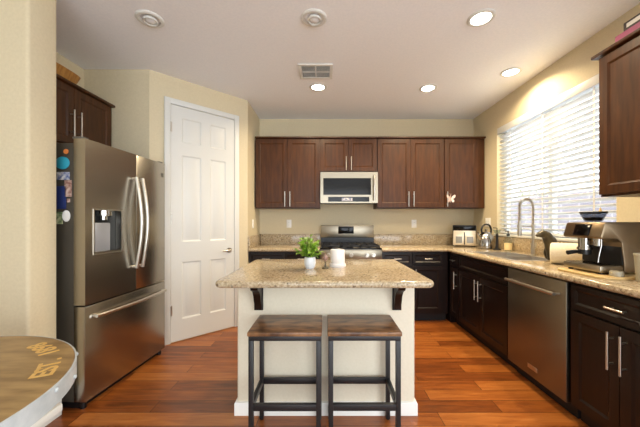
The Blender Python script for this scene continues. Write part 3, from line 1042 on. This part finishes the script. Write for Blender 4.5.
B().cyl((0, 0, 0.075), (0, -0.04, 0.078), 0.012).tube([(0, -0.04, 0.078), (-0.01, -0.055, 0.1), (-0.02, -0.07, 0.135)], [0.008, 0.007, 0.006], sm=4).build('lever', M['nickel'], t)

# ------------------------------------------------------------------ wall plates
def plate(label, loc, rotz, w_=0.072, n=1, name='wall_outlet'):
    t = thing(name, label, 'outlet', loc, rotz, 'outlets above the worktops')
    B().box(-w_ / 2, w_ / 2, -0.006, -0.0005, -0.058, 0.058, .002).build('plate', M['white_plastic'], t)
    for i in range(n):
        x = (i - (n - 1) / 2) * 0.046
        so = B().box(x - 0.017, x + 0.017, -0.008, -0.006, -0.034, 0.034, .002).build('socket', M['white_plastic'], t)
        b = B()
        for z in (0.016, -0.018):
            b.box(x - 0.007, x - 0.005, -0.0085, -0.0078, z - 0.004, z + 0.005).box(x + 0.005, x + 0.007, -0.0085, -0.0078, z - 0.004, z + 0.005)
        b.build('slot', M['black'], so)


plate('white outlet on the back wall left of the range', ((289 - 326) / 69.1, YB, 1.215), 0)
plate('white outlet on the back wall between range and toaster', ((414 - 326) / 69.1, YB, 1.215), 0)
plate('double white outlet on the window wall behind the kettle', (XR, 3.85, 1.235), R(-90), 0.118, 2)
plate('white outlet on the pantry return wall in the left corner', (BX, 3.84, 1.215), R(90))

# ------------------------------------------------------------------ bar stools
def stool():
    t = thing('bar_stool', 'left backless bar stool with mottled brown board seat', 'stool', (0, 0, 0), 0, 'stools at the island')
    w_, d, h = 0.40, 0.30, 0.65
    B().box(-w_ / 2, w_ / 2, -d / 2, d / 2, h - 0.022, h, .004).build('seat', M['seat'], t)
    s = 0.025
    a, c = w_ / 2 - 0.006, d / 2 - 0.006
    zt = h - 0.0225
    b = B()
    b.box(-a, a, -c, -c + s, zt - s, zt, .001).box(-a, a, c - s, c, zt - s, zt, .001)
    b.box(-a, -a + s, -c + s, c - s, zt - s, zt, .001).box(a - s, a, -c + s, c - s, zt - s, zt, .001)
    b.build('seat_frame', M['stool_metal'], t)
    for x0 in (-a, a - s):
        for y0 in (-c, c - s):
            lg = B().box(x0, x0 + s, y0, y0 + s, 0.006, zt - s, .001).build('leg', M['stool_metal'], t)
            B().cyl((x0 + s / 2, y0 + s / 2, 0), (x0 + s / 2, y0 + s / 2, 0.006), 0.011, seg=12).build('foot_pad', M['black'], lg)
    z0 = 0.225
    B().box(-a + s, a - s, -c + 0.002, -c + s - 0.002, z0, z0 + 0.035, .001).build('stretcher', M['stool_metal'], t)
    B().box(-a + s, a - s, c - s + 0.002, c - 0.002, z0, z0 + 0.035, .001).build('stretcher', M['stool_metal'], t)
    B().box(-a + 0.002, -a + s - 0.002, -c + s, c - s, z0, z0 + 0.035, .001).build('stretcher', M['stool_metal'], t)
    B().box(a - s + 0.002, a - 0.002, -c + s, c - s, z0, z0 + 0.035, .001).build('stretcher', M['stool_metal'], t)
    return t


st = stool()
st.location = (-0.222, 1.71, 0)
st2 = dup(st, (0.208, 1.712, 0), 0, 'right backless bar stool with mottled brown board seat')

# ------------------------------------------------------------------ round table at lower left
TX, TY, TR = -1.327, 0.732, 0.536
t = thing('round_table', 'round brown wood-top table with pale riveted metal band', 'table', (TX, TY, 0))
top = B().lathe([(0, 0.70), (TR - 0.006, 0.70), (TR - 0.006, 0.749), (TR - 0.012, 0.75), (0, 0.75)], seg=96).build('tabletop', M['barrel'], t)
band = B().lathe([(TR - 0.005, 0.69), (TR, 0.69), (TR, 0.748), (TR - 0.005, 0.7495), (TR - 0.005, 0.69)], seg=96).build('rim_band', M['galv'], t)
for k in range(24):
    a = 2 * PI * k / 24 + 0.28
    q = Vector((TR * math.cos(a), TR * math.sin(a), 0.706 if k % 2 else 0.735))
    n_ = Vector((math.cos(a), math.sin(a), 0))
    B().lathe([(0.008, 0), (0.0075, 0.003), (0.0045, 0.006), (0, 0.007)], q, seg=12, mx=n_.to_track_quat('Z', 'Y').to_matrix().to_4x4()).build('rivet', M['galv'], band)
B().box(-0.34, 0.34, -0.325, 0.325, 0.575, 0.7, .004).box(-0.36, 0.36, -0.345, 0.345, 0.545, 0.575, .006).build('apron', M['white'], t)
B().box(-0.11, 0.11, -0.11, 0.11, 0.09, 0.545, .006).box(-0.16, 0.16, -0.16, 0.16, 0.50, 0.545, .006).box(-0.30, 0.30, -0.30, 0.30, 0.0, 0.05, .008).box(-0.2, 0.2, -0.2, 0.2, 0.05, 0.09, .008).build('pedestal', M['white'], t)


def letters(txt, a0, a1, r, size, parent, z):
    b = B()
    n = len(txt)
    for i, ch in enumerate(txt):
        cu = bpy.data.curves.new('t', 'FONT')
        cu.body = ch
        cu.size = size
        cu.extrude = 0.0006
        cu.offset = 0.002
        cu.align_x = 'CENTER'
        o = bpy.data.objects.new('t', cu)
        C.objects.link(o)
        dg = bpy.context.evaluated_depsgraph_get()
        me = bpy.data.meshes.new_from_object(o.evaluated_get(dg))
        bpy.data.objects.remove(o)
        bpy.data.curves.remove(cu)
        a = R(a0 + (a1 - a0) * i / max(n - 1, 1))
        me.transform(Matrix.Translation((r * math.cos(a), r * math.sin(a), z)) @ Matrix.Rotation(a + PI / 2, 4, 'Z'))
        b.bm.from_mesh(me)
        bpy.data.meshes.remove(me)
    return b.build('lettering', M['gold'], parent, smooth=False)


letters('EST.', 26.5, 40.5, 0.492, 0.08, top, 0.7506)
letters('1898', 51.5, 67, 0.492, 0.08, top, 0.7506)

# ------------------------------------------------------------------ things on the island
t = thing('potted_plant', 'small leafy green plant in a round white pot on the island', 'plant', (-0.113, 2.06, 0.914))
pot = B().lathe([(0, 0.004), (0.028, 0.0), (0.036, 0.012), (0.0415, 0.04), (0.041, 0.065), (0.038, 0.08), (0.034, 0.08), (0.036, 0.065), (0.0, 0.062)], seg=36).build('pot', M['ceramic'], t)
B().lathe([(0, 0.068), (0.034, 0.066), (0.034, 0.062), (0, 0.062)], seg=24).build('soil', M['soil'], t)
fol, stm = B(), B()
rnd = random.Random(3)
for k in range(26):
    az = rnd.uniform(0, 2 * PI)
    tiltv = rnd.uniform(0.15, 1.25)
    ln = rnd.uniform(0.07, 0.125) if tiltv < 0.8 else rnd.uniform(0.06, 0.10)
    if k < 4:
        tiltv, ln = 0.15 + 0.1 * k, 0.15
    d = Vector((math.sin(tiltv) * math.cos(az), math.sin(tiltv) * math.sin(az), math.cos(tiltv)))
    p0 = Vector((0.012 * math.cos(az), 0.012 * math.sin(az), 0.066))
    p1 = p0 + d * ln
    stm.tube([p0, p0.lerp(p1, 0.5) + Vector((0, 0, 0.008)), p1], 0.0013, seg=5, sm=3)
    for q in range(7):
        u = 0.35 + 0.65 * q / 6
        c = p0.lerp(p1, u) + Vector((0, 0, 0.008 * (1 - abs(2 * u - 1))))
        la = az + rnd.uniform(-1.5, 1.5)
        ld_ = (Vector((math.cos(la), math.sin(la), rnd.uniform(-0.2, 0.7)))).normalized()
        sd = ld_.cross(Vector((rnd.uniform(-.3, .3), rnd.uniform(-.3, .3), 1))).normalized()
        up_ = sd.cross(ld_)
        Ln, Wd = rnd.uniform(0.034, 0.05), rnd.uniform(0.012, 0.018)
        row = []
        for (uu, ww, hh) in ((0, 0.1, 0), (0.3, 0.9, .12), (0.6, 1, .16), (0.85, 0.55, .1), (1, 0.02, 0)):
            cpt = c + ld_ * Ln * uu + up_ * Ln * hh
            row.append((fol.bm.verts.new(cpt - sd * Wd * ww + up_ * Wd * .3 * ww), fol.bm.verts.new(cpt), fol.bm.verts.new(cpt + sd * Wd * ww + up_ * Wd * .3 * ww)))
        for a_, b_ in zip(row, row[1:]):
            fol.bm.faces.new((a_[0], a_[1], b_[1], b_[0]))
            fol.bm.faces.new((a_[1], a_[2], b_[2], b_[1]))
fol.build('foliage', M['leaf'], t)
stm.build('stems', M['stem'], t)

t = thing('canister', 'plain white canister with a flared base on the island', 'canister', (0.085, 2.15, 0.914))
B().lathe([(0, 0), (0.06, 0), (0.062, 0.006), (0.06, 0.022), (0.055, 0.026), (0, 0.026)], seg=40).build('base_plate', M['canister'], t)
B().lathe([(0, 0.026), (0.052, 0.026), (0.053, 0.03), (0.053, 0.118), (0.05, 0.124), (0.046, 0.122), (0.044, 0.115), (0, 0.113)], seg=40).build('body', M['canister'], t)
t = thing('figurine', 'tiny dark stand with a mottled stone head between plant and canister', 'ornament', (-0.005, 2.05, 0.914))
B().lathe([(0, 0), (0.024, 0), (0.024, 0.006), (0.008, 0.012), (0.004, 0.03), (0.004, 0.05), (0, 0.05)], seg=24).build('stand', M['bronze'], t)
B().lathe([(0, 0.047), (0.014, 0.058), (0.021, 0.072), (0.012, 0.088), (0.005, 0.1), (0, 0.102)], seg=8).build('stone', M['red_bulb'], t)

# ------------------------------------------------------------------ things on the right worktop
t = thing('toaster', 'cream and black countertop toaster oven with two grey windows in the corner', 'toaster', (1.862, 3.945, 0.914), R(-23))
B().box(-0.142, 0.142, -0.10, 0.09, 0.008, 0.285, .012).build('body', M['black'], t)
B().prism([(-0.138, 0.018), (0.138, 0.018), (0.132, 0.212), (-0.132, 0.212)], 0.0, 0.008, bev=.002, seg=2, mx=Matrix.Translation((0, -0.1005, 0)) @ Matrix.Rotation(PI / 2, 4, 'X')).build('front_panel', M['toaster'], t)
for x in (-0.066, 0.066):
    dr_ = B().box(x - 0.06, x + 0.06, -0.116, -0.1075, 0.03, 0.155, .003).build('window_door', M['toaster'], t)
    B().box(x - 0.038, x + 0.038, -0.1175, -0.116, 0.05, 0.135).build('pane', M['toaster_win'], dr_)
B().box(-0.0055, 0.0055, -0.1155, -0.1085, 0.03, 0.19).build('divider', M['black'], t)
B().box(-0.13, 0.13, -0.112, -0.098, 0.22, 0.276, .003).build('control_strip', M['glass_black'], t)
b = B()
for x in (-0.12, 0.12):
    for y in (-0.08, 0.08):
        b.cyl((x, y, 0), (x, y, 0.01), 0.012, seg=12)
b.build('feet', M['black'], t)

t = thing('kettle', 'round stainless kettle with black arched handle beside the toaster', 'kettle', (1.965, 3.59, 0.914), R(200))
t.scale = (1.1, 1.1, 1.08)
B().lathe([(0, 0.004), (0.085, 0.0), (0.095, 0.008), (0.097, 0.04), (0.09, 0.1), (0.07, 0.15), (0.05, 0.172), (0, 0.175)], seg=40).build('body', M['chrome'], t)
B().lathe([(0, 0.172), (0.046, 0.174), (0.042, 0.186), (0.012, 0.194), (0.012, 0.205), (0.016, 0.212), (0.012, 0.222), (0, 0.224)], seg=28).build('lid', M['chrome'], t)
B().tube([(0.075, 0, 0.11), (0.105, 0, 0.14), (0.12, 0, 0.18)], [0.022, 0.017, 0.013], sm=5).build('spout', M['chrome'], t)
B().tube([(0.055, 0, 0.165), (0.068, 0, 0.215), (0.045, 0, 0.26), (0, 0, 0.275), (-0.05, 0, 0.262), (-0.075, 0, 0.21), (-0.062, 0, 0.155)], 0.009, sm=6, flat=(1, 1.3)).build('handle', M['black'], t)

t = thing('soap_dispenser', 'slim black soap pump with pale glass top between kettle and clear bottle', 'dispenser', (2.0, 3.42, 0.914))
B().lathe([(0, 0), (0.042, 0), (0.042, 0.008), (0.02, 0.02), (0.014, 0.06), (0.014, 0.19), (0, 0.19)], seg=28).build('stem', M['black'], t)
B().lathe([(0.014, 0.188), (0.03, 0.2), (0.045, 0.235), (0.042, 0.235), (0.026, 0.203), (0.012, 0.192)], seg=28).build('glass_top', M['clear'], t)
B().tube([(0, 0, 0.19), (0, 0, 0.255), (-0.045, 0, 0.258)], 0.005, seg=8).build('nozzle', M['black'], t)

t = thing('soap_bottle', 'clear soap bottle with cream label and black pump under the window', 'bottle', (2.055, 3.30, 0.914))
B().lathe([(0, 0), (0.036, 0), (0.038, 0.006), (0.038, 0.115), (0.034, 0.135), (0.016, 0.155), (0.014, 0.17), (0, 0.17)], seg=32).build('bottle', M['clear'], t)
B().lathe([(0.0385, 0.012), (0.0392, 0.012), (0.0392, 0.09), (0.0385, 0.09), (0.0385, 0.012)], seg=32).build('paper_label', M['amber'], t)
B().lathe([(0, 0.168), (0.017, 0.168), (0.017, 0.188), (0.006, 0.192), (0.005, 0.215), (0.01, 0.217), (0.01, 0.226), (0, 0.227)], seg=20).tube([(0, 0, 0.222), (-0.022, 0, 0.222), (-0.034, 0, 0.215)], 0.004, seg=8).build('pump', M['black'], t)

# seal figure
t = thing('seal_figurine', 'dark bronze seal figurine sitting up beside the paper towel roll', 'figurine', (1.95, 2.50, 0.914))
b = B()
b.tube([(0.0, 0, 0.004), (-0.004, 0, 0.05), (-0.013, 0, 0.103), (-0.034, 0, 0.158), (-0.062, 0, 0.203), (-0.092, 0, 0.222), (-0.122, 0, 0.219), (-0.143, 0, 0.212), (-0.156, 0, 0.208)],
       [0.045, 0.051, 0.053, 0.048, 0.039, 0.034, 0.026, 0.015, 0.006], seg=20, sm=6)
b.build('body', M['bronze'], t)
for sy in (-1, 1):
    B().tube([(-0.03, 0.034 * sy, 0.11), (-0.04, 0.046 * sy, 0.06), (-0.03, 0.05 * sy, 0.008)], [0.016, 0.018, 0.008], seg=12, sm=5, flat=(0.5, 1.2)).build('front_flipper', M['bronze'], t)
    B().tube([(0.03, 0.008 * sy, 0.012), (0.06, 0.028 * sy, 0.009)], [0.011, 0.016], seg=10, flat=(0.4, 1.2)).build('tail_flipper', M['bronze'], t)
    B().lathe([(0, -0.004), (0.004, 0), (0, 0.004)], (-0.118, 0.0245 * sy, 0.227), seg=8).build('eye', M['black'], t)

# paper towel roll lying down
p0, p1 = Vector((1.775, 2.305, 0)), Vector((1.985, 2.115, 0))
ax = (p1 - p0).normalized()
t = thing('paper_towel_roll', 'white paper towel roll lying behind the coffee machine', 'paper towel roll', ((p0 + p1) / 2).to_tuple()[:2] + (0.914,), math.atan2(ax.y, ax.x))
b = B()
mxr = Matrix.Translation((0, 0, 0.083)) @ Matrix.Rotation(PI / 2, 4, 'Y')
H_ = 0.145
b.lathe([(0.02, -H_), (0.074, -H_), (0.081, -H_ + 0.008), (0.0825, 0), (0.081, H_ - 0.008), (0.074, H_), (0.02, H_), (0.02, -H_)], seg=48, mx=mxr)
b.build('paper', M['paper'], t)
B().lathe([(0.0175, -H_ + 0.001), (0.0198, -H_ + 0.001), (0.0198, H_ - 0.001), (0.0175, H_ - 0.001), (0.0175, -H_ + 0.001)], seg=24, mx=mxr).build('core', M['card'], t)

# wooden board and coffee machine (faces -X)
bd = B()
poly = []
bx0, bx1, by0, by1, rc = 1.56, 2.06, 1.635, 2.01, 0.06
for (cx_, cy_, a0) in ((bx0 + rc, by0 + rc, 180), (bx1 - rc, by0 + rc, 270), (bx1 - rc, by1 - rc, 0), (bx0 + rc, by1 - rc, 90)):
    for k in range(7):
        a = R(a0 + 15 * k)
        poly.append((cx_ + rc * math.cos(a) - 1.81, cy_ + rc * math.sin(a) - 1.82))
bd.prism(poly, 0, 0.014, bev=.004, seg=2, which=lambda e: abs(e.verts[0].co.z - e.verts[1].co.z) < 1e-4)
tag(bd.build('wooden_board', M['board'], loc=(1.81, 1.82, 0.914)), 'pale wooden board with rounded corners under the coffee machine', 'board')

EW, ED, EH = 0.275, 0.36, 0.312
t = thing('espresso_machine', 'taupe espresso machine with touch screen and bean hopper on the worktop', 'coffee machine', (1.615, 1.995, 0.928), R(-90))
ap = M['bronze_app']
# side profile in (y,z): back column, head and base as one shell
b = B()
head = [(0.0, 0.222), (0.012, 0.21), (0.10, 0.21), (0.125, 0.19), (0.14, 0.06), (0.14, 0.012), (ED, 0.012), (ED, 0.29), (ED - 0.03, EH), (0.04, EH), (0.025, EH - 0.006)]
mxp = Matrix(((0, 0, 1, 0), (1, 0, 0, 0), (0, 1, 0, 0), (0, 0, 0, 1)))
b.prism(head, 0, EW, bev=0.006, seg=2, mx=mxp)
b.build('housing', ap, t)
b = B().box(0.004, EW - 0.004, 0.0, 0.14, 0.012, 0.05, .006)
b.build('drip_tray', M['steel_h'], t)
b = B()
for k in range(11):
    y = 0.012 + k * 0.0115
    b.box(0.015, EW - 0.015, y, y + 0.005, 0.05, 0.054)
b.build('tray_grid', M['chrome'], t)
b = B()
for x in (0.03, EW - 0.03):
    for y in (0.03, ED - 0.03):
        b.cyl((x, y, 0), (x, y, 0.013), 0.014, seg=14)
b.build('feet', M['black'], t)
B().box(0.006, EW - 0.006, 0.128, 0.139, 0.055, 0.2).build('splash_panel', M['black'], t)
scr = Matrix.Translation((0, 0.0115, 0.262)) @ Matrix.Rotation(math.atan2(0.025, 0.084) * -1, 4, 'X')
B().box(0.085, 0.195, -0.006, 0.002, -0.036, 0.036, .002, mx=scr).build('screen', M['glass_black'], t)
B().box(0.078, 0.0845, -0.005, 0.002, -0.036, 0.036, mx=scr).build('screen_trim', M['chrome'], t)
B().cyl((0.10, 0.06, 0.15), (0.10, 0.06, 0.21), 0.034).cyl((0.10, 0.06, 0.135), (0.10, 0.06, 0.15), 0.04).build('group_head', M['chrome'], t)
pf = B().cyl((0.10, 0.06, 0.105), (0.10, 0.06, 0.135), 0.034).tube([(0.10, 0.03, 0.122), (0.10, -0.01, 0.12), (0.10, -0.05, 0.114)], [0.009, 0.013, 0.014], sm=4)
pf.build('portafilter', M['black'], t)
B().tube([(0.225, 0.05, 0.215), (0.225, 0.05, 0.17), (0.232, 0.03, 0.11), (0.236, 0.02, 0.068)], 0.0042, seg=10, sm=4).build('steam_wand', M['chrome'], t)
B().cyl((0.185, 0.065, 0.165), (0.185, 0.065, 0.21), 0.02).build('water_spout', M['chrome'], t)
hp = B().lathe([(0.036, EH), (0.045, EH + 0.004), (0.067, EH + 0.052), (0.070, EH + 0.056), (0.066, EH + 0.058), (0.04, EH + 0.008), (0.0, EH + 0.006), (0, EH)], (0.085, 0.13, 0), seg=36).build('bean_hopper', M['smoke'], t, label='smoky clear bean hopper')
B().lathe([(0, EH + 0.052), (0.068, EH + 0.057), (0.072, EH + 0.06), (0.070, EH + 0.067), (0.0, EH + 0.069)], (0.085, 0.13, 0), seg=36).build('hopper_lid', M['black'], hp)
B().lathe([(0, EH + 0.0065), (0.038, EH + 0.0085), (0.05, EH + 0.03), (0, EH + 0.034)], (0.085, 0.13, 0), seg=28).build('coffee_beans', M['soil'], hp)

tp = B().lathe([(0, 0), (0.03, 0), (0.031, 0.004), (0.031, 0.024), (0.028, 0.03), (0, 0.031)], seg=32).build('tamper_puck', M['cup'], loc=(1.67, 1.681, 0.928))
tag(tp, 'short pale grey metal puck on the board beside the coffee machine', 'coffee tamper')
t = thing('tumbler', 'grey stoneware tumbler at the right edge of the worktop', 'cup', (1.715, 1.595, 0.914))
t.location = (1.722, 1.575, 0.914)
B().lathe([(0, 0.003), (0.034, 0), (0.037, 0.006), (0.046, 0.15), (0.046, 0.155), (0.042, 0.155), (0.034, 0.01), (0, 0.008)], seg=40).build('body', M['cup'], t)
B().lathe([(0.0455, 0.142), (0.0475, 0.144), (0.0478, 0.152), (0.046, 0.1555), (0.0455, 0.142)], seg=40).build('rim', M['cup'], t)

# ------------------------------------------------------------------ on top of the cabinets, on the doors
TZ = 1.86 + 0.49 + 0.022
t = B()
b = bmesh.new()
ringo = []
for (hx_, hy, z, ins) in ((0.055, 0.25, 0, 0), (0.09, 0.31, 0.12, 0), (0.082, 0.30, 0.12, 0), (0.048, 0.24, 0.012, 0)):
    ringo.append([b.verts.new((hx_ * math.copysign(abs(math.cos(a)) ** 0.5, math.cos(a)), hy * math.copysign(abs(math.sin(a)) ** 0.5, math.sin(a)), z)) for a in [2 * PI * k / 40 for k in range(40)]])
for r1, r2 in zip(ringo, ringo[1:]):
    for k in range(40):
        j = (k + 1) % 40
        b.faces.new((r1[k], r1[j], r2[j], r2[k]))
b.faces.new(ringo[0][::-1])
b.faces.new(ringo[-1])
bmesh.ops.recalc_face_normals(b, faces=b.faces[:])
t._merge(b)
tag(t.build('wooden_trough', M['trough'], loc=(-2.2, 2.26, TZ)), 'long golden wooden trough on top of the cabinet above the fridge', 'tray')

TZ2 = 1.405 + 0.92 + 0.022
pk = B().box(-0.14, 0.14, -0.16, 0.17, 0, 0.062, .006).build('storage_bag', M['pink'], loc=(1.965, 1.68, TZ2))
tag(pk, 'flat pink package on top of the right wall cabinet', 'package')
t = thing('board_game_box', 'dark box with pale printed side on top of the pink package', 'box', (1.97, 1.65, TZ2 + 0.062))
B().box(-0.13, 0.13, -0.17, 0.16, 0, 0.058, .002).build('body', M['boxdark'], t)
B().box(-0.1315, -0.1295, -0.15, 0.14, 0.02, 0.045).build('printed_strip', M['label_white'], t)

t = thing('butterfly_ornament', 'pale metal butterfly hanging on the handle of the corner wall cabinet', 'ornament', (1.645, 3.86, 1.545))
b = B()
for sx in (-1, 1):
    up_ = [(0.004, 0.0), (0.02, 0.035), (0.048, 0.055), (0.062, 0.045), (0.056, 0.018), (0.03, -0.002)]
    lo_ = [(0.004, 0.0), (0.03, -0.004), (0.046, -0.02), (0.042, -0.042), (0.026, -0.048), (0.01, -0.026)]
    for pl in (up_, lo_):
        pl = [(sx * a, c) for a, c in pl]
        mxb = Matrix.Rotation(R(-12 * sx), 4, 'Z') @ Matrix.Rotation(PI / 2, 4, 'X')
        b.prism(pl, -0.0015, 0.0015, mx=mxb)
b.build('wings', M['rose'], t)
B().tube([(0, 0, -0.05), (0, -0.002, 0), (0, 0, 0.045)], [0.003, 0.006, 0.004], sm=4).tube([(0, 0, 0.045), (0.008, 0, 0.065), (0.016, 0, 0.07)], 0.0015, seg=6).tube([(0, 0, 0.045), (-0.008, 0, 0.065), (-0.016, 0, 0.07)], 0.0015, seg=6).build('body', M['rose'], t)
B().tube([(0, 0.002, 0.02), (0, 0.012, 0.03), (-0.012, 0.015, 0.035)], 0.0012, seg=6).build('hanging_loop', M['rose'], t)
